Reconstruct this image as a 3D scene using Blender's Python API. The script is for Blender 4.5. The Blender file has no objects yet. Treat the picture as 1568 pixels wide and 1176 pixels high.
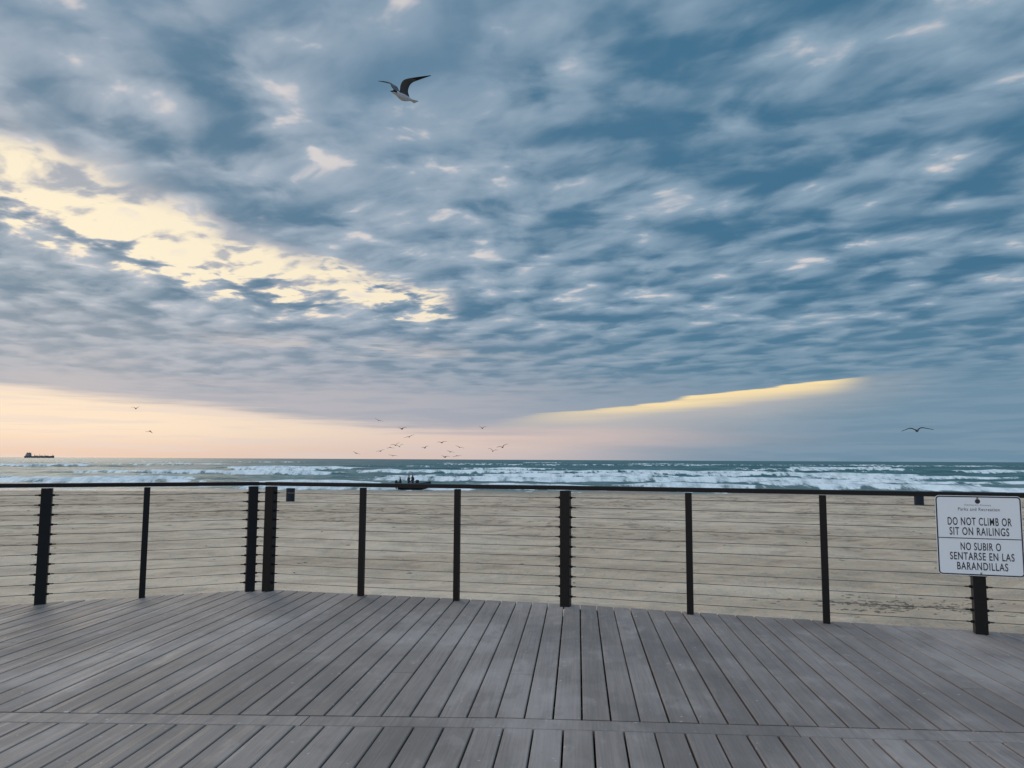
import bpy, bmesh, math, random
import numpy as np
from mathutils import Vector, Matrix, Euler
random.seed(7); rng=np.random.RandomState(5)
S=bpy.context.scene
S.view_settings.view_transform='Standard'
try: S.view_settings.look='None'
except Exception: pass
S.view_settings.exposure=0
COL=S.collection

# ------------------------------------------------------------------ helpers
def link(o,parent=None):
    COL.objects.link(o)
    if parent: o.parent=parent
    return o
def mesh_obj(name,verts,faces,mats=(),parent=None,smooth=False):
    me=bpy.data.meshes.new(name); me.from_pydata([tuple(v) for v in verts],[],faces); me.update()
    for m in mats: me.materials.append(m)
    if smooth:
        for p in me.polygons: p.use_smooth=True
    return link(bpy.data.objects.new(name,me),parent)
def empty(name):
    e=bpy.data.objects.new(name,None); e.empty_display_size=.2
    return link(e)
def bm_obj(name,bm,mats=(),parent=None,smooth=False):
    me=bpy.data.meshes.new(name); bm.normal_update(); bm.to_mesh(me); bm.free()
    for m in mats: me.materials.append(m)
    if smooth:
        for p in me.polygons: p.use_smooth=True
    return link(bpy.data.objects.new(name,me),parent)
def add_box(bm,c,size,rotz=0,mat=0,bevel=0):
    r=bmesh.ops.create_cube(bm,size=1)
    vs=r['verts']
    M=Matrix.Translation(c)@Matrix.Rotation(rotz,4,'Z')@Matrix.Diagonal((size[0],size[1],size[2],1))
    bmesh.ops.transform(bm,matrix=M,verts=vs)
    fs=set(f for v in vs for f in v.link_faces)
    for f in fs: f.material_index=mat
    if bevel:
        es=list(set(e for v in vs for e in v.link_edges))
        rr=bmesh.ops.bevel(bm,geom=es,offset=bevel,segments=2,affect='EDGES',profile=.6)
        for f in rr['faces']: f.material_index=mat
def add_cyl(bm,p0,p1,r0,r1=None,seg=8,mat=0,caps=True):
    if r1 is None:r1=r0
    p0=Vector(p0);p1=Vector(p1);d=p1-p0
    r=bmesh.ops.create_cone(bm,cap_ends=caps,segments=seg,radius1=r0,radius2=r1,depth=d.length)
    q=Vector((0,0,1)).rotation_difference(d.normalized())
    bmesh.ops.transform(bm,matrix=Matrix.Translation((p0+p1)/2)@q.to_matrix().to_4x4(),verts=r['verts'])
    for f in set(f for v in r['verts'] for f in v.link_faces): f.material_index=mat

class E:
    def __init__(s,nt,sock): s.nt=nt; s.s=sock
    def _m(s,op,*a,clamp=False):
        n=s.nt.nodes.new('ShaderNodeMath'); n.operation=op; n.use_clamp=clamp
        for i,v in enumerate((s,)+a):
            if isinstance(v,E): s.nt.links.new(v.s,n.inputs[i])
            else: n.inputs[i].default_value=v
        return E(s.nt,n.outputs[0])
    def __add__(s,o): return s._m('ADD',o)
    __radd__=__add__
    def __mul__(s,o): return s._m('MULTIPLY',o)
    __rmul__=__mul__
    def __sub__(s,o): return s._m('SUBTRACT',o)
    def __rsub__(s,o): return (s*-1.0)+o
    def __truediv__(s,o): return s._m('DIVIDE',o)
    def max(s,o): return s._m('MAXIMUM',o)
    def min(s,o): return s._m('MINIMUM',o)
    def gauss(s): return (s*s*-1.0)._m('EXPONENT')
    def exp(s): return s._m('EXPONENT')
    def ss(s,a,b,o0=0.,o1=1.):
        n=s.nt.nodes.new('ShaderNodeMapRange'); n.interpolation_type='SMOOTHSTEP'
        s.nt.links.new(s.s,n.inputs['Value'])
        n.inputs['From Min'].default_value=a;n.inputs['From Max'].default_value=b
        n.inputs['To Min'].default_value=o0;n.inputs['To Max'].default_value=o1
        return E(s.nt,n.outputs['Result'])
def comb(nt,x,y,z=0.):
    n=nt.nodes.new('ShaderNodeCombineXYZ')
    for i,v in enumerate((x,y,z)):
        if isinstance(v,E): nt.links.new(v.s,n.inputs[i])
        else: n.inputs[i].default_value=v
    return n.outputs[0]
def noise(nt,vec,scale,detail=4,rough=.5,dist=0.,out='Fac',dim='3D'):
    n=nt.nodes.new('ShaderNodeTexNoise'); n.noise_dimensions=dim
    if vec is not None: nt.links.new(vec,n.inputs['Vector'])
    n.inputs['Scale'].default_value=scale;n.inputs['Detail'].default_value=detail
    n.inputs['Roughness'].default_value=rough;n.inputs['Distortion'].default_value=dist
    return E(nt,n.outputs[out]) 
def voro(nt,vec,scale,smooth=.7):
    n=nt.nodes.new('ShaderNodeTexVoronoi'); n.voronoi_dimensions='2D'; n.feature='SMOOTH_F1'
    nt.links.new(vec,n.inputs['Vector']); n.inputs['Scale'].default_value=scale; n.inputs['Smoothness'].default_value=smooth
    return E(nt,n.outputs['Distance'])
def mixc(nt,f,a,b,mode='MIX'):
    n=nt.nodes.new('ShaderNodeMix'); n.data_type='RGBA'; n.blend_type=mode; n.clamp_factor=True
    def setp(i,v):
        if isinstance(v,E): nt.links.new(v.s,n.inputs[i])
        elif hasattr(v,'is_linked'): nt.links.new(v,n.inputs[i])
        elif isinstance(v,(float,int)): n.inputs[i].default_value=v
        else: n.inputs[i].default_value=(v[0],v[1],v[2],1)
    setp(0,f); setp(6,a); setp(7,b)
    return n.outputs[2]
def lin(r,g,b):
    def f(c):
        c/=255.; return c/12.92 if c<=.04045 else ((c+.055)/1.055)**2.4
    return (f(r),f(g),f(b))
def new_mat(name):
    m=bpy.data.materials.new(name); m.use_nodes=True
    nt=m.node_tree; b=nt.nodes['Principled BSDF']; return m,nt,b
def objco(nt,which='Object'):
    return nt.nodes.new('ShaderNodeTexCoord').outputs[which]
def sepxyz(nt,v):
    n=nt.nodes.new('ShaderNodeSeparateXYZ'); nt.links.new(v,n.inputs[0]); return [E(nt,o) for o in n.outputs]
def bump(nt,b,h,strength,dist):
    n=nt.nodes.new('ShaderNodeBump'); n.inputs['Strength'].default_value=strength; n.inputs['Distance'].default_value=dist
    nt.links.new(h.s,n.inputs['Height']); nt.links.new(n.outputs[0],b.inputs['Normal'])
def simple_mat(name,col,rough=.5,metal=0.,var=.15,scale=20,spec=.5):
    m,nt,b=new_mat(name)
    n=noise(nt,objco(nt),scale,2,.6)
    c=mixc(nt,n,[x*(1-var) for x in col],[min(1,x*(1+var)) for x in col])
    nt.links.new(c,b.inputs['Base Color']); b.inputs['Roughness'].default_value=rough
    b.inputs['Metallic'].default_value=metal; b.inputs['Specular IOR Level'].default_value=spec
    return m

# ------------------------------------------------------------------ world / sky
SUN_AZ=-32.; SUN_EL=14.
W=bpy.data.worlds.new("World"); S.world=W; W.use_nodes=True
try:
    W.cycles.sampling_method='MANUAL'; W.cycles.sample_map_resolution=256
except Exception: pass
nt=W.node_tree; nt.nodes.clear()
out=nt.nodes.new('ShaderNodeOutputWorld')
tc=nt.nodes.new('ShaderNodeTexCoord')
x,y,z=sepxyz(nt,tc.outputs['Generated'])
zc=z.max(0.0)
az=x._m('ARCTAN2',y)*57.2958
el=z._m('ARCSINE')*57.2958
den=zc+0.065
px=x/den; py=y/den
# cloud deck seen in perspective (plane projected), lumpy altocumulus
big=noise(nt,comb(nt,px*.8,py*.9+px*.15),.85,3,.5,dim='2D')
warp=noise(nt,comb(nt,px,py+9.),2.2,2,.5,dim='2D')-.5
ux=px*1.0+warp*.16; uy=py+px*.26-warp*.16
mid=noise(nt,comb(nt,ux,uy),4.8,4,.47,dim='2D')
med=noise(nt,comb(nt,px*.8,py+px*.25+20.),2.0,2,.5,dim='2D')
fin=noise(nt,comb(nt,ux*.9,uy+5.),11.,3,.5,dim='2D')
puff=1.0-voro(nt,comb(nt,ux+(fin-.5)*.10,uy+(mid-.5)*.20),4.4,.9)*1.6
c=mid*.42+med*.25+big*.17+puff*.145+fin*.11-.012
cl=c.ss(.365,.635)
left=az.ss(25,-38)
dark=mixc(nt,left,lin(68,114,144),lin(84,122,149))
lite=mixc(nt,left,lin(142,167,187),lin(172,184,198))
col=mixc(nt,cl,dark,lite)
col=mixc(nt,c.ss(.57,.73)*.5,col,lin(212,210,216))
# top of frame: greyer veil
veil=big.ss(.40,.60)*el.ss(13,27)
col=mixc(nt,veil*.5,col,lin(118,147,171))
# lower region: smoother haze
elw=el+(med-.5)*2.2
lowc=mixc(nt,az.ss(-22,14),lin(140,155,173),lin(88,128,154))
lowc=mixc(nt,c.ss(.38,.62)*.68,lowc,mixc(nt,az.ss(-20,20),lin(178,180,191),lin(124,151,173)))
col=mixc(nt,elw.ss(12.0,6.4)*.74,col,lowc)
# haze belt under the deck
st=noise(nt,comb(nt,az*.08,el*1.1),1.5,4,.55,dim='2D')
belt=mixc(nt,az.ss(-14,26),lin(178,178,188),lin(112,144,167))
belt=mixc(nt,(st.ss(.42,.62))*.45,belt,mixc(nt,az.ss(-14,26),lin(154,163,180),lin(134,158,178)))
col=mixc(nt,(el+(st-.5)*3.2).ss(7.2,3.9),col,belt)
# lit diagonal breaks (left)
ragged=(mid-.5)*4.2+(fin-.5)*3.0+(med-.5)*2.6
l1=el-((az+34.5)*-.235+18.2)+ragged*.95
w1=az.ss(-38,-4,2.5,.8)
m1=(l1/w1).gauss()*az.ss(-2.5,-7)
l2=el-((az+34.5)*-.20+15.9)+ragged*.9
m2=(l2/.95).gauss()*az.ss(-11,-17)*.95
l3=el-((az+34.5)*-.25+16.3)+ragged*.8
m3=(l3/1.5).gauss()*az.ss(-13,-17)*.4
msum=m1+m2+m3
texm=(c+(fin-.5)*.25).ss(.39,.63,.22,1.1)
mm=(msum*texm).min(1.1)
col=mixc(nt,msum.ss(.0,1.)*.42,col,lin(192,194,206))
col=mixc(nt,mm.ss(.05,.65)*.75,col,lin(228,217,206))
col=mixc(nt,mm.ss(.28,.9)*.96,col,lin(255,241,210))
# scattered small bright openings
sp=(c+(fin-.5)*.2).ss(.61,.73)*el.ss(8,12)
col=mixc(nt,sp*.6,col,lin(238,226,220))
# thin pale streaks at mid-low
m4=((el-(az*-.03+8.0)+(st-.5)*3)/.5).gauss()*((az+12.)/9.).gauss()
col=mixc(nt,m4*.6*st.ss(.42,.6),col,lin(226,212,204))
# low clear band, left
stn=noise(nt,comb(nt,az*.045+3.,el*.9),2.2,5,.55,dim='2D')
edge=((az+34.)*-.088+4.75).max(.9)
b1=(edge-el+(stn-.5)*2.0).ss(-.3,.8)*az.ss(16,-6)
bc=mixc(nt,el.ss(0.1,2.2),lin(226,200,186),lin(248,226,202))
bc=mixc(nt,stn.ss(.46,.66)*.5,bc,lin(224,210,206))
bc=mixc(nt,az.ss(-28,4)*.6,bc,lin(206,193,196))
col=mixc(nt,b1*.95,col,bc)
# warm wedge, right
e2=((az-1.7)*.108+3.35)
d2=e2-el+(stn-.5)*.6+(st-.5)*.25
wz=d2.ss(-.03,.10)*d2.ss(1.2,.10)
wz=wz*az.ss(-2,12)*az.ss(25.6,22.)
wz2=d2.ss(-.1,.4)*d2.ss(3.6,.2)*az.ss(-6,8)*az.ss(32,16)
col=mixc(nt,wz2*.6,col,lin(214,202,194))
col=mixc(nt,wz*stn.ss(.3,.5,.75,1.),col,lin(255,229,176))
# pinkish strip at horizon centre
pk=((el-1.6-(stn-.5)*1.2)/.75).gauss()*((az-2.)/13.).gauss()
col=mixc(nt,pk*.6,col,lin(228,200,190))
# overcast sky out of view, overhead and behind, boosted to light deck and sand
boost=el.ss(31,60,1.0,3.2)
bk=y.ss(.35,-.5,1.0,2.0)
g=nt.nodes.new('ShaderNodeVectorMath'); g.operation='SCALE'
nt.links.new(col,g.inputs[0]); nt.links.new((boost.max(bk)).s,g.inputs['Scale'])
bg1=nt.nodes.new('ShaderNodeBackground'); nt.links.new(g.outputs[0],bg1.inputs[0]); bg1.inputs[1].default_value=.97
sky=nt.nodes.new('ShaderNodeTexSky'); sky.sky_type='NISHITA'; sky.sun_disc=False
sky.sun_elevation=math.radians(SUN_EL); sky.sun_rotation=math.radians(SUN_AZ)
bg2=nt.nodes.new('ShaderNodeBackground'); nt.links.new(sky.outputs[0],bg2.inputs[0]); bg2.inputs[1].default_value=.06
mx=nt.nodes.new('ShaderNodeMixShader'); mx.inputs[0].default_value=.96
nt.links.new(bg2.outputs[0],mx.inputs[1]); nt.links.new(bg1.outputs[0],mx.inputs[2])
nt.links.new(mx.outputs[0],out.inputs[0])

L=bpy.data.lights.new('sun','SUN'); L.energy=.9; L.angle=math.radians(25); L.color=(1,.84,.66)
so=link(bpy.data.objects.new('sun',L))
a=math.radians(SUN_AZ); e=math.radians(SUN_EL+8)
d=Vector((math.sin(a)*math.cos(e),math.cos(a)*math.cos(e),math.sin(e)))
so.rotation_euler=d.to_track_quat('Z','Y').to_euler()

# ------------------------------------------------------------------ camera
cam=bpy.data.cameras.new('camera'); cam.sensor_width=36; cam.lens=27.09; cam.clip_start=.05; cam.clip_end=90000
co=link(bpy.data.objects.new('camera',cam))
co.matrix_world=Matrix.Translation((0,0,1.3))@Matrix.Rotation(math.radians(90+5.61),4,'X')@Matrix.Rotation(math.radians(.29),4,'Z')
S.camera=co

# ------------------------------------------------------------------ numpy value noise
def vnoise(X,Y,seed):
    r=np.random.RandomState(seed); T=r.rand(256,256)
    xi=np.floor(X).astype(int); yi=np.floor(Y).astype(int); fx=X-xi; fy=Y-yi
    fx=fx*fx*(3-2*fx); fy=fy*fy*(3-2*fy)
    g=lambda i,j:T[(i)%256,(j)%256]
    return (g(xi,yi)*(1-fx)+g(xi+1,yi)*fx)*(1-fy)+(g(xi,yi+1)*(1-fx)+g(xi+1,yi+1)*fx)*fy-.5
def fbm(X,Y,seed,o=4):
    s=0;a=1.
    for i in range(o):
        s=s+a*vnoise(X*2**i+13*i,Y*2**i+7*i,seed+i); a*=.5
    return s
def grid_obj(name,X,Y,Z,mats,attrs=None):
    R,C=X.shape
    V=np.stack([X,Y,Z],-1).reshape(-1,3)
    idx=np.arange(R*C).reshape(R,C)
    F=np.stack([idx[:-1,:-1],idx[:-1,1:],idx[1:,1:],idx[1:,:-1]],-1).reshape(-1,4)
    me=bpy.data.meshes.new(name)
    me.vertices.add(len(V)); me.vertices.foreach_set('co',V.ravel().astype('f'))
    me.loops.add(F.size); me.loops.foreach_set('vertex_index',F.ravel().astype('i'))
    me.polygons.add(len(F)); me.polygons.foreach_set('loop_start',(np.arange(len(F))*4).astype('i'))
    try: me.polygons.foreach_set('loop_total',np.full(len(F),4,'i'))
    except Exception: pass
    me.update(calc_edges=True); me.validate()
    me.polygons.foreach_set('use_smooth',np.ones(len(me.polygons),bool))
    if attrs:
        for k,v in attrs.items():
            at=me.attributes.new(k,'FLOAT','POINT'); at.data.foreach_set('value',v.ravel().astype('f'))
    for m in mats: me.materials.append(m)
    return link(bpy.data.objects.new(name,me))

# ------------------------------------------------------------------ beach
m_sand,nt,b=new_mat('sand')
P=objco(nt); sx,sy,sz=sepxyz(nt,P)
n_big=noise(nt,comb(nt,sx*.05,sy*.16),1.,3,.55,dim='2D')
n_med=noise(nt,comb(nt,sx*.45,sy*.7),1.,4,.6,dim='2D')
n_foot=noise(nt,comb(nt,sx*1.6,sy*1.9),1.,4,.64,dim='2D')
n_track=noise(nt,comb(nt,sx*.12,sy*1.0+9.),1.,3,.6,dim='2D')
n_fine=noise(nt,P,30.,1,.6)
c1=mixc(nt,n_big.ss(.38,.62),(.425,.312,.222),(.535,.405,.298))
c2=mixc(nt,n_med.ss(.34,.54,.42,0.),c1,(.27,.195,.14))
c2=mixc(nt,n_track.ss(.53,.60)*sy.ss(20,40,.15,.45),c2,(.25,.185,.135))
ftd=sy.ss(18,42,.22,1.0)
tr=n_foot.ss(.52,.36)*n_med.ss(.60,.42)*n_big.ss(.64,.42,.25,1.)
c3=mixc(nt,tr*ftd,c2,(.13,.095,.07))
tr2=n_med.ss(.52,.64)*n_foot.ss(.48,.62)
c3=mixc(nt,tr2*.4,c3,(.61,.475,.355))
c4=mixc(nt,n_fine.ss(.3,.7)*.22,c3,(.58,.45,.335))
wet=(sy+(n_med-.5)*12).ss(62,80)
c5=mixc(nt,wet*.78,c4,(.19,.155,.125))
nt.links.new(c5,b.inputs['Base Color'])
nt.links.new(wet.ss(0,1,.95,.5).s,b.inputs['Roughness']); b.inputs['Specular IOR Level'].default_value=.12
bump(nt,b,n_foot*.9+n_med*1.1+n_fine*.05,.9,.19)
def sand_z(X,Y):
    z=-1.6-np.maximum(Y-60,0)*.0185
    und=fbm(X*.16,Y*.3,3,3)*.22+fbm(X*.7,Y*1.1,21,3)*.08
    f=np.clip((Y-8)/6,0,1)*np.where(Y<120,1,0)*np.clip((95-Y)/25,.35,1)
    return z+und*f
tans=np.concatenate([[-60,-20,-8,-4,-2,-1.3],np.linspace(-.85,.85,420),[1.3,2,4,8,20,60]])
ys=np.concatenate([np.exp(np.linspace(math.log(9.5),math.log(100),420)),[130,300,2000]])
X=np.outer(ys,tans); Y=np.repeat(ys[:,None],len(tans),1)
Xs=np.vstack([X[0:1],X[0:1],X]); Ys=np.vstack([np.full((1,X.shape[1]),-400.),np.full((1,X.shape[1]),2.),Y])
Z=sand_z(Xs,Ys); Z[-3:]=-6
grid_obj('sandy_beach_ground',Xs,Ys,Z,[m_sand])

# ------------------------------------------------------------------ sea
SEA=-2.0
m_sea,nt,b=new_mat('sea_water')
P=objco(nt); sx,sy,sz=sepxyz(nt,P)
at=nt.nodes.new('ShaderNodeAttribute'); at.attribute_name='foam'; foam=E(nt,at.outputs['Fac'])
fn=noise(nt,comb(nt,sx*.45,sy*.22),1.,5,.70,dim='2D')
fn2=noise(nt,comb(nt,sx*.07,sy*.16+4.),1.,3,.6,dim='2D')
far=noise(nt,comb(nt,sx*.012,sy*.03+9.),1.,4,.7,dim='2D')
fm=(foam+(fn-.5)*1.5+(fn2-.5)*.9).ss(.54,.79)
wc=mixc(nt,fn2.ss(.35,.65),(.038,.098,.106),(.080,.162,.166))
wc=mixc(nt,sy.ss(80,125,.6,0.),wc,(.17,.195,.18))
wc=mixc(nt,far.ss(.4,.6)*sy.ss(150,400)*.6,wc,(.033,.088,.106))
cc=mixc(nt,fm,wc,mixc(nt,fn.ss(.35,.62),(.46,.49,.50),(.72,.73,.73)))
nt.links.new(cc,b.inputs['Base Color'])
nt.links.new(fm.ss(0,1,.5,.95).s,b.inputs['Roughness']); b.inputs['Specular IOR Level'].default_value=.08
rip=noise(nt,comb(nt,sx*.6,sy*1.6),1.,3,.6,dim='2D')
bump(nt,b,rip,.8,.35)
tans=np.concatenate([[-60,-15,-5,-2,-1.2],np.linspace(-.85,.85,520),[1.2,2,5,15,60]])
ys=np.concatenate([np.exp(np.linspace(math.log(74),math.log(1300),520)),[1700,2500,5000,12000,60000]])
X=np.outer(ys,tans); Y=np.repeat(ys[:,None],len(tans),1)
Z=np.zeros_like(X); F=np.zeros_like(X)
crests=[86,94,104,115,128,143,160,180,205,235,270,315,370,440,530,640,780]
for i,cd in enumerate(crests):
    wob=fbm(X/(28+cd*.12),X*0+i*3.7,40+i,3)*(5+cd*.06)
    amp=np.clip(vnoise(X/(12+cd*.11)+i*9.1,X*0+i,70+i)*2.4+.30,0,1)
    hgt=(.18+.0042*min(cd,190))*(1 if cd<330 else .75)
    dd=Y-(cd+wob)
    wdt=1.5+cd*.008
    prof=np.where(dd<0,np.exp(-(dd/(wdt*.5))**2),np.exp(-(dd/(wdt*1.7))**2))
    Z+=prof*(amp*.75+.30)*hgt
    fr=np.where(dd<0,np.exp(-(dd/(wdt*.8+(1.6 if cd<125 else .2)))**2),np.exp(-(dd/(wdt*.55))**2))
    brk=np.clip(amp*1.6-(.12 if cd<150 else .30 if cd<240 else .65 if cd<400 else .85),0,1)
    F=np.maximum(F,fr*brk)
chop=fbm(X*.16,Y*.35,90,4)*.35
Z=(Z*np.clip((Y-74)/14,.15,1)+chop*np.clip((Y-76)/25,0.1,1)*np.clip((1300-Y)/600,0,1))*np.where(Y<1300,1,0)
F=np.maximum(F,np.clip(.60-(Y-84)/85,0,.50))
F=F+np.where(Y>150,np.clip(fbm(X*.02,Y*.06,55,3)*.9-.28,0,.45),0)
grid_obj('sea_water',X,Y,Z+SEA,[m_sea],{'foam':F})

# ------------------------------------------------------------------ boardwalk deck
ROT=math.radians(-4.9); ca,sa=math.cos(ROT),math.sin(ROT)
def to_loc(p): return (p[0]*ca+p[1]*sa,-p[0]*sa+p[1]*ca)
corner=(-2.49,7.86)
edge_w=[(-14,2.62),(-9,4.90),corner,(.50,7.15),(9,4.345),(14,2.7)]
edge_l=[to_loc(p) for p in edge_w]
bord_w=[(-14,4.10),(-2.56,4.02),(0,3.97),(2.43,3.80),(14,2.95)]
bord_l=[to_loc(p) for p in bord_w]
def T(poly,s): return float(np.interp(s,[p[0] for p in poly],[p[1] for p in poly]))
m_deck,nt,b=new_mat('composite_decking')
P=objco(nt); sx,sy,sz=sepxyz(nt,P)
at=nt.nodes.new('ShaderNodeAttribute'); at.attribute_name='tint'; ti=E(nt,at.outputs['Fac'])
gr=noise(nt,comb(nt,sx*95.,sy*2.2,ti*40.),1.,3,.65)
gr2=noise(nt,comb(nt,sx*22.,sy*.9,ti*90.),1.,3,.6)
st=noise(nt,comb(nt,sx*.9,sy*.6),1.,4,.6,dim='2D')
st2=noise(nt,comb(nt,sx*4.,sy*2.2+3.),1.,4,.65,dim='2D')
spk=noise(nt,comb(nt,sx*1.,sy*1.,.4),24.,1,.5)
base=mixc(nt,ti,(.190,.152,.134),(.255,.206,.184))
base=mixc(nt,gr.ss(.3,.7)*.45,base,(.125,.101,.090))
base=mixc(nt,gr2.ss(.45,.7)*.28,base,(.34,.278,.250))
base=mixc(nt,st.ss(.52,.68)*.36,base,(.40,.333,.303))
base=mixc(nt,st2.ss(.55,.72)*.22,base,(.43,.36,.328))
base=mixc(nt,st.ss(.47,.34)*.45,base,(.118,.096,.087))
base=mixc(nt,st2.ss(.45,.3)*.30,base,(.108,.088,.080))
base=mixc(nt,spk.ss(.760,.785)*.5,base,(.50,.45,.42))
nt.links.new(base,b.inputs['Base Color'])
nt.links.new(gr2.ss(.3,.7,.6,.85).s,b.inputs['Roughness']); b.inputs['Specular IOR Level'].default_value=.22
bump(nt,b,gr+gr2*.6,.45,.004)
V=[];Fc=[];TI=[]
def plank(s0,s1,f0,f1,top=0.):
    ch=.004; base=len(V)
    prof=[(s0,-.026),(s0,-ch),(s0+ch,0),(s1-ch,0),(s1,-ch),(s1,-.026)]
    t=random.random()
    for fn in (f0,f1):
        for s,zz in prof:
            V.append((s,fn(s),zz+top)); TI.append(t)
    n=6
    for i in range(n):
        j=(i+1)%n; Fc.append((base+i,base+j,base+n+j,base+n+i))
    Fc.append(tuple(base+i for i in range(n))[::-1]); Fc.append(tuple(base+n+i for i in range(n)))
PW=.1455; GAP=.009; BW=.14
k0=int(-13/PW)
for k in range(k0,-k0):
    j_=random.uniform(-.0008,.0008)
    s0=k*PW+.02+j_; s1=s0+PW-GAP+random.uniform(-.0008,.0008)
    if s1>10.5 or s0<-12: continue
    tp=random.uniform(-.0012,.0012)
    near=lambda s:T(bord_l,s)+BW/2+GAP
    fare=lambda s:T(edge_l,s)
    if fare((s0+s1)/2)-near((s0+s1)/2)>.1:
        if random.random()<.16:
            f=random.uniform(.15,.85)
            tm=near(s0)+(fare(s0)-near(s0))*f
            plank(s0,s1,near,lambda s:tm-.002,tp); plank(s0,s1,lambda s:tm+.002,fare,tp+.0006)
        else: plank(s0,s1,near,fare,tp)
    o=.055 # planks of the inner bay are offset a little
    plank(s0+o,s1+o,lambda s:-4.,lambda s:T(bord_l,s)-BW/2-GAP,tp)
# border boards
segs=[-11,-8.3,-5.7,-3.9,-1.36,1.05,3.5,5.9,8.4,11]
for a_,b_ in zip(segs[:-1],segs[1:]):
    base=len(V); t=random.random()
    pts=[a_+.003]+[p[0] for p in bord_l if a_+.05<p[0]<b_-.05]+[b_-.003]
    ch=.004
    for s in pts:
        tt=T(bord_l,s)
        for dy,zz in ((-BW/2,-.026),(-BW/2,-ch),(-BW/2+ch,0),(BW/2-ch,0),(BW/2,-ch),(BW/2,-.026)):
            V.append((s,tt+dy,zz)); TI.append(t)
    for q in range(len(pts)-1):
        for i in range(6):
            j=(i+1)%6; Fc.append((base+q*6+i,base+(q+1)*6+i,base+(q+1)*6+j,base+q*6+j))
    Fc.append(tuple(base+i for i in range(6))); Fc.append(tuple(base+(len(pts)-1)*6+i for i in range(6))[::-1])
deck=empty('boardwalk_deck'); deck.rotation_euler=(0,0,ROT)
pl=mesh_obj('planks',V,Fc,[m_deck],deck)
bm=bmesh.new(); bm.from_mesh(pl.data); bmesh.ops.recalc_face_normals(bm,faces=bm.faces); bm.to_mesh(pl.data); bm.free()
a_=pl.data.attributes.new('tint','FLOAT','POINT'); a_.data.foreach_set('value',np.array(TI,'f'))
m_timber=simple_mat('dark_timber',(.045,.038,.032),.9,var=.3)
bm=bmesh.new()
for i in range(28):   # joists
    t=-3.8+i*.405
    if t>7.3: break
    ss=[s for s in np.arange(-11,10.2,.1) if T(edge_l,s)>t+.1]
    if ss: add_box(bm,((ss[0]+ss[-1])/2,t,-.128),(ss[-1]-ss[0],.04,.2))
# rim boards following the edge
for p,q in zip(edge_l[:-1],edge_l[1:]):
    p=Vector(p);q=Vector(q);d=(q-p); ang=math.atan2(d.y,d.x); mI=(p+q)/2; n=Vector((d.y,-d.x)).normalized()*.06
    add_box(bm,(mI.x+n.x,mI.y+n.y,-.16),(d.length-.04,.04,.26),ang)
for s in (-9,-6,-3,0,3,6,9):
    for t in (-3,0,3,5.6):
        if T(edge_l,s)>t+.3: add_cyl(bm,(s,t,-2.2),(s,t,-.235),.13,.12,12)
bm_obj('substructure',bm,[m_timber],deck)

# ------------------------------------------------------------------ cable railing
m_steel=simple_mat('black_powder_coat',(.007,.007,.008),.5,0.,.35,30,.22)
m_cable=simple_mat('steel_cable',(.065,.063,.06),.5,.3,.2,60)
m_bright=simple_mat('stainless_fitting',(.25,.25,.25),.4,.8,.1,60)
TOP=1.068
def railing(pts,kinds):
    root=empty('cable_railing')
    bp=bmesh.new(); bf=bmesh.new(); bc=bmesh.new(); br=bmesh.new()
    n=len(pts)
    def ang(i):
        a=pts[max(i-1,0)];b=pts[min(i+1,n-1)]
        return math.atan2(b[1]-a[1],b[0]-a[0])
    czs=[.085+.0875*i for i in range(11)]
    for i,(p,k) in enumerate(zip(pts,kinds)):
        r=ang(i)
        w=.088 if k=='T' else .054
        dpt=.088 if k=='T' else .05
        add_box(bp,(p[0],p[1],(TOP-.045)/2-.01),(w,dpt,TOP-.045+.02),r,0,.004)
        if k=='T':
            u=Vector((math.cos(r),math.sin(r),0))
            for cz in czs:
                for sg in (-1,1):
                    c=Vector((p[0],p[1],cz))
                    add_cyl(bf,c+u*sg*(w/2),c+u*sg*(w/2+.018),.011,.011,8)
                    add_cyl(bf,c+u*sg*(w/2+.018),c+u*sg*(w/2+.05),.0055,.005,6)
    ix=[i for i,k in enumerate(kinds) if k=='T']
    for a,b in zip(ix[:-1],ix[1:]):
        A=Vector((*pts[a],0));B=Vector((*pts[b],0)); u=(B-A).normalized()
        for cz in czs:
            sag=random.uniform(0,.006)
            P0=A+u*.05+Vector((0,0,cz)); P1=B-u*.05+Vector((0,0,cz)); M=(P0+P1)/2-Vector((0,0,sag))
            add_cyl(bc,P0,M,.0025,.0025,6); add_cyl(bc,M,P1,.0025,.0025,6)
    prof=[(-.034,-.038),(-.034,-.006),(-.028,0),(.028,0),(.034,-.006),(.034,-.038)]
    rings=[]
    for i,p in enumerate(pts):
        a=ang(i); nrm=Vector((-math.sin(a),math.cos(a),0))
        ex=Vector((math.cos(a),math.sin(a),0))*(-.05 if i==0 else .05 if i==n-1 else 0)
        rings.append([br.verts.new(Vector((p[0],p[1],TOP+zz))+nrm*o+ex) for o,zz in prof])
    for r0,r1 in zip(rings[:-1],rings[1:]):
        for j in range(6): br.faces.new((r0[j],r1[j],r1[(j+1)%6],r0[(j+1)%6]))
    br.faces.new(rings[0]); br.faces.new(rings[-1][::-1]); bmesh.ops.recalc_face_normals(br,faces=br.faces)
    bm_obj('posts',bp,[m_steel],root); bm_obj('cable_fittings',bf,[m_steel],root)
    bm_obj('cables',bc,[m_cable],root,True); bm_obj('top_rail',br,[m_steel],root)
    return root
def lerp(a,b,t): return (a[0]+(b[0]-a[0])*t,a[1]+(b[1]-a[1])*t)
A=(-4.191,7.020); C=(-2.575,7.757); D=(-2.395,7.757); G=(.49,7.053); J=(3.585,6.031)
ul=((A[0]-C[0])/2,(A[1]-C[1])/2)
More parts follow.
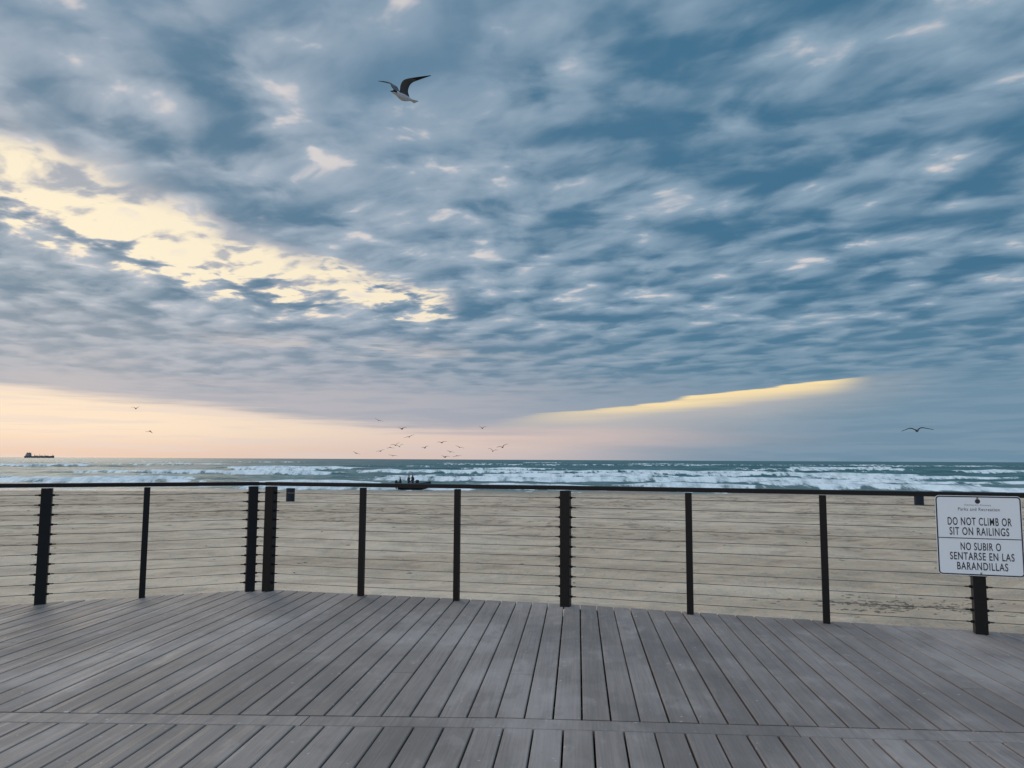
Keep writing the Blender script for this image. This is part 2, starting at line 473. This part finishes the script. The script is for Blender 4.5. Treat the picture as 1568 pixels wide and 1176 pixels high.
left=[(A[0]+ul[0]*k,A[1]+ul[1]*k) for k in (4,3,2,1)]+[A,lerp(A,C,.46),C]
r1=railing(left,['T','t','T','t','T','t','T'])
ur=((J[0]-G[0])/3,(J[1]-G[1])/3)
right=[D,lerp(D,G,.333),lerp(D,G,.655),G,lerp(G,J,.335),lerp(G,J,.665),J]+[(J[0]+ur[0]*k,J[1]+ur[1]*k) for k in (1,2,3)]
railing(right,['T','t','t','T','t','t','T','t','t','T'])
# short rail cap joining the two sections at the corner
bm=bmesh.new(); add_box(bm,((C[0]+D[0])/2,C[1]+.002,TOP-.0195),(.08,.06,.030),0)
bm_obj('corner_rail_cap',bm,[m_steel],r1)

# ------------------------------------------------------------------ sign
m_white=simple_mat('sign_white',(.72,.76,.82),.35,0,.03,8)
m_black=simple_mat('sign_black',(.012,.012,.02),.5,0,.2,20)
sg=empty('railing_warning_sign')
tx=Vector((ur[0],ur[1],0)).normalized(); nz=Vector((tx.y,-tx.x,0)); 
Mx=Matrix.Identity(4); Mx.col[0]=(*tx,0); Mx.col[1]=(0,0,1,0); Mx.col[2]=(*nz,0)
cpos=Vector((J[0],J[1],.74))+nz*.062+tx*.01; Mx.col[3]=(*cpos,1)
sg.matrix_world=Mx
def rrect(w,h,r,n=8):
    o=[]
    for cx,cy,a0 in ((w/2-r,h/2-r,0),(-w/2+r,h/2-r,90),(-w/2+r,-h/2+r,180),(w/2-r,-h/2+r,270)):
        for i in range(n+1):
            a=math.radians(a0+90*i/n); o.append((cx+r*math.cos(a),cy+r*math.sin(a)))
    return o
SW,SH=.583,.605
def slab(name,outl,z0,z1,mat):
    n=len(outl); V=[(x_,y_,z0) for x_,y_ in outl]+[(x_,y_,z1) for x_,y_ in outl]
    F=[tuple(range(n))[::-1],tuple(range(n,2*n))]+[(i,(i+1)%n,n+(i+1)%n,n+i) for i in range(n)]
    return mesh_obj(name,V,F,[mat],sg)
slab('panel',rrect(SW,SH,.03),-.003,.0,m_white)
def ring(name,o1,o2,z0,z1,mat):
    n=len(o1); V=[(*p,z1) for p in o1]+[(*p,z1) for p in o2]+[(*p,z0) for p in o1]+[(*p,z0) for p in o2]
    F=[]
    for i in range(n):
        j=(i+1)%n
        F+= [(i,j,n+j,n+i),(2*n+i,2*n+j,j,i),(n+i,n+j,3*n+j,3*n+i)]
    return mesh_obj(name,V,F,[mat],sg)
ring('border',rrect(SW-.008,SH-.008,.027),rrect(SW-.026,SH-.026,.019),-.0005,.0012,m_black)
def text(s,cx,cy,w,h,bold=.0):
    cu=bpy.data.curves.new('t','FONT'); cu.body=s; cu.size=1; cu.offset=bold; cu.extrude=.0; cu.space_character=1.14
    o=bpy.data.objects.new('t',cu); COL.objects.link(o)
    bpy.context.view_layer.update()
    dg=bpy.context.evaluated_depsgraph_get()
    me=bpy.data.meshes.new_from_object(o.evaluated_get(dg))
    bpy.data.objects.remove(o)
    co_=np.array([v.co[:] for v in me.vertices]); mn=co_.min(0); mxx=co_.max(0)
    for v in me.vertices:
        v.co.x=cx+((v.co.x-mn[0])/(mxx[0]-mn[0])-.5)*w
        v.co.y=cy+((v.co.y-mn[1])/(mxx[1]-mn[1])-.5)*h
        v.co.z=.0014
    me.materials.clear(); me.materials.append(m_black)
    ob=bpy.data.objects.new('lettering',me); link(ob,sg)
H=SH/2
text("DO NOT CLIMB OR",0.005,H-.196,.43,.060,.012)
text("SIT ON RAILINGS",0.0,H-.271,.40,.060,.012)
text("NO SUBIR O",0.005,H-.385,.27,.058,.012)
text("SENTARSE EN LAS",0.01,H-.459,.43,.058,.012)
text("BARANDILLAS",0.01,H-.533,.34,.058,.012)
text("Cameron County",0.0,H-.072,.18,.015,.0)
text("Parks and Recreation",0.005,H-.103,.28,.024,.0)
slab('divider_line',[(-SW/2+.014,H-.327),(SW/2-.014,H-.327),(SW/2-.014,H-.321),(-SW/2+.014,H-.321)],.0,.0013,m_black)
slab('emblem',[(.018*math.cos(t*math.pi/8),H-.043+.018*math.sin(t*math.pi/8)) for t in range(16)],.0,.0013,m_black)
bm=bmesh.new()
for yy in (H-.02,-H+.02): add_cyl(bm,(0,yy,0),(0,yy,.004),.008,.007,10)
add_box(bm,(0,0,-.011),(.05,.5,.015))
bm_obj('bolts_and_bracket',bm,[m_bright],sg)

# ------------------------------------------------------------------ trash barrels
m_bar=simple_mat('barrel_dark_blue',(.012,.018,.030),.6,0,.4,6,.2)
def barrel(loc):
    bm=bmesh.new()
    prof=[(0,0),(.285,0),(.295,.02),(.285,.035),(.285,.28),(.297,.295),(.285,.31),(.285,.58),(.297,.595),(.285,.61),(.285,.86),(.297,.875),(.297,.89),(.275,.89),(.270,.86),(.265,.10),(0,.10)]
    n=28; rings=[]
    for r,zz in prof:
        if r==0: rings.append([bm.verts.new((0,0,zz))])
        else: rings.append([bm.verts.new((r*math.cos(2*math.pi*i/n),r*math.sin(2*math.pi*i/n),zz)) for i in range(n)])
    for a,b in zip(rings[:-1],rings[1:]):
        for i in range(n):
            j=(i+1)%n
            if len(a)==1: bm.faces.new((a[0],b[j],b[i]))
            elif len(b)==1: bm.faces.new((a[i],a[j],b[0]))
            else: bm.faces.new((a[i],a[j],b[j],b[i]))
    bmesh.ops.recalc_face_normals(bm,faces=bm.faces)
    o=bm_obj('trash_barrel',bm,[m_bar],None,False); o.location=loc; return o
def gz(x_,y_): return float(sand_z(np.array([float(x_)]),np.array([float(y_)]))[0])
barrel((-15.0,52.8,gz(-15.0,52.8)-.01)); barrel((26.4,50.4,gz(26.4,50.4)-.01))

# ------------------------------------------------------------------ seaweed / debris
m_weed=simple_mat('dry_seaweed',(.17,.128,.092),.95,0,.5,12,.1)
bm=bmesh.new()
def clump(cx,cy,r,h):
    n=random.randint(6,9); zc=gz(cx,cy)
    vs=[]
    for i in range(n):
        a=2*math.pi*i/n+random.uniform(-.3,.3); rr=r*random.uniform(.4,1.3)
        vs.append(bm.verts.new((cx+rr*1.9*math.cos(a),cy+rr*math.sin(a),zc-.01)))
    t=bm.verts.new((cx+random.uniform(-.3,.3)*r,cy,zc+h))
    for i in range(n): bm.faces.new((vs[i],vs[(i+1)%n],t))
for i in range(200):
    u=random.gauss(0,1); v=random.gauss(0,1)
    clump(7.9+u*.9+v*.35,16.1+v*.5-.35*u*.5,random.uniform(.03,.12)*random.random()+.02,random.uniform(.008,.022))
for i in range(200):
    yy=random.uniform(17,60); xx=random.uniform(-.8,.8)*yy
    clump(xx,yy,random.uniform(.02,.06)*(1+yy/40),random.uniform(.01,.03))
bm_obj('seaweed_debris',bm,[m_weed])

# ------------------------------------------------------------------ gulls
m_gw=simple_mat('gull_white',(.42,.44,.47),.8,0,.08,30)
m_gg=simple_mat('gull_grey',(.050,.056,.065),.8,0,.2,30)
m_gb=simple_mat('gull_black',(.012,.012,.014),.8,0,.2,30,.2)
def catmull(P,n):
    P=[Vector(p) for p in P]; P=[P[0]*2-P[1]]+P+[P[-1]*2-P[-2]]; o=[]
    for i in range(1,len(P)-2):
        for k in range(n):
            t=k/n; a,b,c,d=P[i-1],P[i],P[i+1],P[i+2]
            o.append(.5*((2*b)+(c-a)*t+(2*a-5*b+4*c-d)*t*t+(3*b-a-3*c+d)*t**3))
    o.append(P[-2]); return o
def gull(loc,heading,WL,WR,scale=1.,pitch=0.,roll=0.,n=5,dark=False):
    bm=bmesh.new()
    rings=[(.245,-.006,.0015,.0015),(.225,-.001,.006,.007),(.20,.004,.010,.012),(.188,.008,.022,.024),(.165,.012,.030,.031),(.14,.011,.031,.031),(.11,.004,.032,.033),(.06,-.004,.046,.048),(0,-.008,.052,.052),(-.06,-.004,.044,.042),(-.11,.002,.030,.027),(-.15,.006,.026,.014),(-.20,.008,.040,.005),(-.245,.008,.055,.0015)]
    m=12; R=[]
    for f,u,a,b_ in rings: R.append([bm.verts.new((f,a*math.cos(2*math.pi*i/m),u+b_*math.sin(2*math.pi*i/m))) for i in range(m)])
    for k,(a,b_) in enumerate(zip(R[:-1],R[1:])):
        for i in range(m):
            fc=bm.faces.new((a[i],a[(i+1)%m],b_[(i+1)%m],b_[i]))
            up=math.sin(2*math.pi*(i+.5)/m)
            fc.material_index=2 if k<2 else (2 if 2<=k<5 and up>-.3 else (1 if up>.35 and k>6 else 0))
            if dark: fc.material_index=1
    bm.faces.new(R[0]); bm.faces.new(R[-1][::-1])
    for pts in (WL,WR):
        q=catmull(pts,n); N=len(q)-1; rows=[]
        for i,p in enumerate(q):
            t=i/N
            ch=.150*(1-.15*t)*(1-max(0,(t-.40)/.60)**1.5*.93)
            if t<.15: ch*=1+.25*(1-t/.15)
            th=.016*(1-t)+.0025
            if dark: ch*=1.15; th=th*2+.012
            le=p+Vector((ch*.36,0,0)); te=p-Vector((ch*.64,0,.004)); mdp=p+Vector((ch*.08,0,0))
            rows.append([bm.verts.new(le),bm.verts.new(mdp+Vector((0,0,th*.6))),bm.verts.new(te),bm.verts.new(mdp-Vector((0,0,th*.4)))])
        for k,(a,b_) in enumerate(zip(rows[:-1],rows[1:])):
            for i in range(4):
                fc=bm.faces.new((a[i],a[(i+1)%4],b_[(i+1)%4],b_[i]))
                fc.material_index=2 if (k/N>.66 or dark) else 1
        bm.faces.new(rows[-1]); bm.faces.new(rows[0][::-1])
    bmesh.ops.recalc_face_normals(bm,faces=bm.faces)
    o=bm_obj('seagull',bm,[m_gw,m_gg,m_gb],None,True)
    o.scale=(scale,)*3; o.location=loc
    o.rotation_euler=Euler((roll,pitch,math.atan2(heading[1],heading[0])),'XYZ')
    return o
def pos(az_t,el_t,dist): return (az_t*dist,dist,1.3+el_t*dist)
# main gull, heading left and slightly toward the boardwalk
WL=[(.03,.03,.02),(.07,.08,.10),(.06,.15,.165),(-.02,.28,.195),(-.13,.43,.225)]
WR=[(.03,-.03,.02),(.07,-.11,.13),(.05,-.20,.24),(.02,-.38,.34),(.0,-.58,.43)]
gull((-1.57,10.53,6.44),(-.66,-.75),WL,WR,1.0,n=6)
flat_L=[(.03,.03,.02),(.08,.15,.09),(.08,.25,.10),(0,.42,.05),(-.08,.58,.0)]
flat_R=[(a,-b,c) for a,b,c in flat_L]
gull(pos(.5254,.0402,28.),(.25,.97),flat_L,flat_R,.92,roll=-.05,dark=True)
def wings(k):
    L_=[(.03,.03,.02),(.07,.13,.02+.13*k),(.05,.22,.02+.18*k),(-.02,.38,.02+.22*k),(-.10,.52,.02+.17*k)]
    return L_,[(a,-b,c) for a,b,c in L_]
fl=[(208,626,.9,9),(230,660,-.8,10),(580,644,.3,9),(616,657,.5,12),(627,669,.2,12),(606,682,.7,11),(612,684,.9,10),(598,685,-.5,9),(583,691,.3,10),(602,698,.2,9),(546,694,.1,8),(651,686,.6,10),(677,678,.4,12),(704,685,.2,10),(682,700,.4,12),(700,698,-.3,9),(739,656,.8,10),(755,691,.9,11),(770,685,.6,14),(690,692,.2,9)]
for px_,py_,k,w in fl:
    v_=py_-.0051*(px_-784); yy=(588-v_)/1180.; fw=.9952-.0978*yy
    dist=min(105,1.02*1180/w*.85)
    Lw,Rw=wings(k); hd=random.uniform(-.6,.6)
    gull(pos((px_-784)/1180./fw,(.0978+.9952*yy)/fw,dist),(math.sin(hd)-.3,math.cos(hd)),Lw,Rw,1.15,roll=random.uniform(-.35,.35),n=2,dark=True)

# ------------------------------------------------------------------ cargo ship on the horizon
m_hull=simple_mat('ship_hull',(.07,.065,.08),.6,0,.2,.1); m_sup=simple_mat('ship_superstructure',(.20,.19,.19),.6,0,.1,.1)
bm=bmesh.new(); Ls=142.
st_=[(-Ls/2,.70,5,10),(-Ls/2+8,1,0,9.5),(-20,1,0,9.5),(30,1,0,9.5),(Ls/2-18,.85,0,10),(Ls/2-6,.4,0,12),(Ls/2,.04,2,13.5)]
R=[]
for xx,w,zb,zt in st_:
    hw=12*w; R.append([bm.verts.new(p) for p in ((xx,-hw,zt),(xx,-hw*.9,zb-2),(xx,hw*.9,zb-2),(xx,hw,zt))])
for a,b_ in zip(R[:-1],R[1:]):
    for i in range(4): bm.faces.new((a[i],a[(i+1)%4],b_[(i+1)%4],b_[i]))
bm.faces.new(R[0]);bm.faces.new(R[-1][::-1])
add_box(bm,(-Ls/2+17,0,13.5),(20,22,8),0,1);add_box(bm,(-Ls/2+18,0,20.5),(15,20,6),0,1);add_box(bm,(-Ls/2+20,0,25),(9,24,3),0,1)
add_cyl(bm,(-Ls/2+10,0,17),(-Ls/2+10,0,28),2.5,2,10,0); add_cyl(bm,(-Ls/2+20,0,26),(-Ls/2+20,0,33),.6,.4,6,0)
for xx in (-25,0,25): 
    add_cyl(bm,(xx,0,9),(xx,0,19),.9,.7,6,0); add_box(bm,(xx+9,0,11),(13,16,2.4),0,0)
add_cyl(bm,(Ls/2-9,0,12),(Ls/2-9,0,20),.6,.4,6,0)
bmesh.ops.recalc_face_normals(bm,faces=bm.faces)
o=bm_obj('cargo_ship',bm,[m_hull,m_sup]); o.location=(-2439,4000,SEA); o.rotation_euler=(0,0,.12)

# ------------------------------------------------------------------ small boat drawn up at the water's edge, with people
m_boat=simple_mat('boat_dark_hull',(.02,.022,.026),.6,0,.3,4,.2)
m_cloth=simple_mat('dark_clothes',(.022,.025,.035),.9,0,.3,10); m_skin=simple_mat('skin',(.22,.14,.10),.6,0,.1,10)
bt=empty('small_boat')
bm=bmesh.new(); R=[]
for xx,w,zb,zt in ((-1.75,.66,.05,.58),(-1.0,.78,-.02,.58),(0,.80,-.02,.60),(.9,.70,.0,.66),(1.5,.36,.15,.76),(1.82,.03,.45,.86)):
    R.append([bm.verts.new(p) for p in ((xx,-w,zt),(xx,-w*.75,zb+.1),(xx,0,zb-.08),(xx,w*.75,zb+.1),(xx,w,zt),(xx,w*.88,zt),(xx,w*.6,zb+.2),(xx,-w*.6,zb+.2),(xx,-w*.88,zt))])
for a,b_ in zip(R[:-1],R[1:]):
    for i in range(9): bm.faces.new((a[i],a[(i+1)%9],b_[(i+1)%9],b_[i]))
bm.faces.new(R[0]);bm.faces.new(R[-1][::-1]); bmesh.ops.recalc_face_normals(bm,faces=bm.faces)
for xx in (-1.0,-.2,.8): add_box(bm,(xx,0,.46),(.25,1.15,.05))
add_box(bm,(-1.9,0,.72),(.26,.28,.42),0,0,.06); add_box(bm,(-1.88,0,.3),(.14,.12,.6))
add_box(bm,(.35,0,.72),(.35,.5,.5),0,0,.04)
bm_obj('hull',bm,[m_boat],bt)
BY=84.; gzb=max(gz(-10.6,BY),SEA-.02)
bt.location=(-10.55,BY,gzb+.12); bt.rotation_euler=(0,0,.10)
SIT=[((0,0,.05),.13),((0,0,.25),.12),((.02,0,.45),.15),((.03,0,.56),.06),((.05,0,.64),.085),((.06,0,.74),.085),((.06,0,.80),.05),
   ((0,.10,.04),.09),((.42,.13,.10),.065),((.48,.13,-.32),.045),((.62,.13,-.36),.04),
   ((0,-.10,.04),.09),((.42,-.13,.10),.065),((.48,-.13,-.32),.045),((.62,-.13,-.36),.04),
   ((.02,.20,.47),.06),((.08,.25,.20),.045),((.33,.18,.22),.032),((.41,.16,.23),.03),
   ((.02,-.20,.47),.06),((.08,-.25,.20),.045),((.33,-.18,.22),.032),((.41,-.16,.23),.03)]
STAND=[((0,0,.92),.13),((0,0,1.12),.12),((.01,0,1.34),.15),((.02,0,1.46),.06),((.03,0,1.55),.085),((.04,0,1.65),.085),((.03,0,1.72),.05),
   ((0,.10,.88),.09),((.04,.13,.48),.065),((-.02,.14,.08),.045),((.13,.15,.03),.04),
   ((0,-.10,.88),.09),((.02,-.13,.48),.065),((-.04,-.14,.08),.045),((.12,-.15,.03),.04),
   ((.01,.20,1.37),.06),((-.02,.27,1.10),.045),((.14,.24,.92),.032),((.21,.22,.88),.03),
   ((.01,-.20,1.37),.06),((-.02,-.27,1.10),.045),((.12,-.26,.90),.032),((.18,-.25,.84),.03)]
def person(name,J_,loc,yaw):
    E_=[(0,1),(1,2),(2,3),(3,4),(4,5),(5,6),(0,7),(7,8),(8,9),(9,10),(0,11),(11,12),(12,13),(13,14),(2,15),(15,16),(16,17),(17,18),(2,19),(19,20),(20,21),(21,22)]
    me=bpy.data.meshes.new('p'); me.from_pydata([j[0] for j in J_],E_,[]); o=bpy.data.objects.new('p',me); COL.objects.link(o)
    md=o.modifiers.new('s','SKIN')
    for i,v in enumerate(me.skin_vertices[0].data): v.radius=(J_[i][1],J_[i][1]); v.use_root=(i==0)
    o.modifiers.new('ss','SUBSURF').levels=1
    bpy.context.view_layer.update()
    m2=bpy.data.meshes.new_from_object(o.evaluated_get(bpy.context.evaluated_depsgraph_get()))
    bpy.data.objects.remove(o)
    m2.materials.clear(); m2.materials.append(m_cloth); m2.materials.append(m_skin)
    hz=J_[3][0][2]+.03; hd=Vector(J_[18][0]); hd2=Vector(J_[22][0])
    for p in m2.polygons:
        c_=p.center; p.use_smooth=True
        p.material_index=1 if (hz<c_.z<hz+.17) or (c_-hd).length<.09 or (c_-hd2).length<.09 else 0
    o=link(bpy.data.objects.new(name,m2)); o.location=loc; o.rotation_euler=(0,0,yaw)
b0=Vector(bt.location)
person('standing_person',STAND,(b0.x-.30,b0.y+1.25,max(gz(b0.x,b0.y+1.2),SEA-.25)+.02),math.pi*1.2)
person('standing_person',STAND,(b0.x-.72,b0.y+1.1,max(gz(b0.x,b0.y+1.2),SEA-.25)-.05),math.pi*.2)
person('seated_person',SIT,(b0.x-1.45,b0.y,b0.z+.50),math.pi*.95)
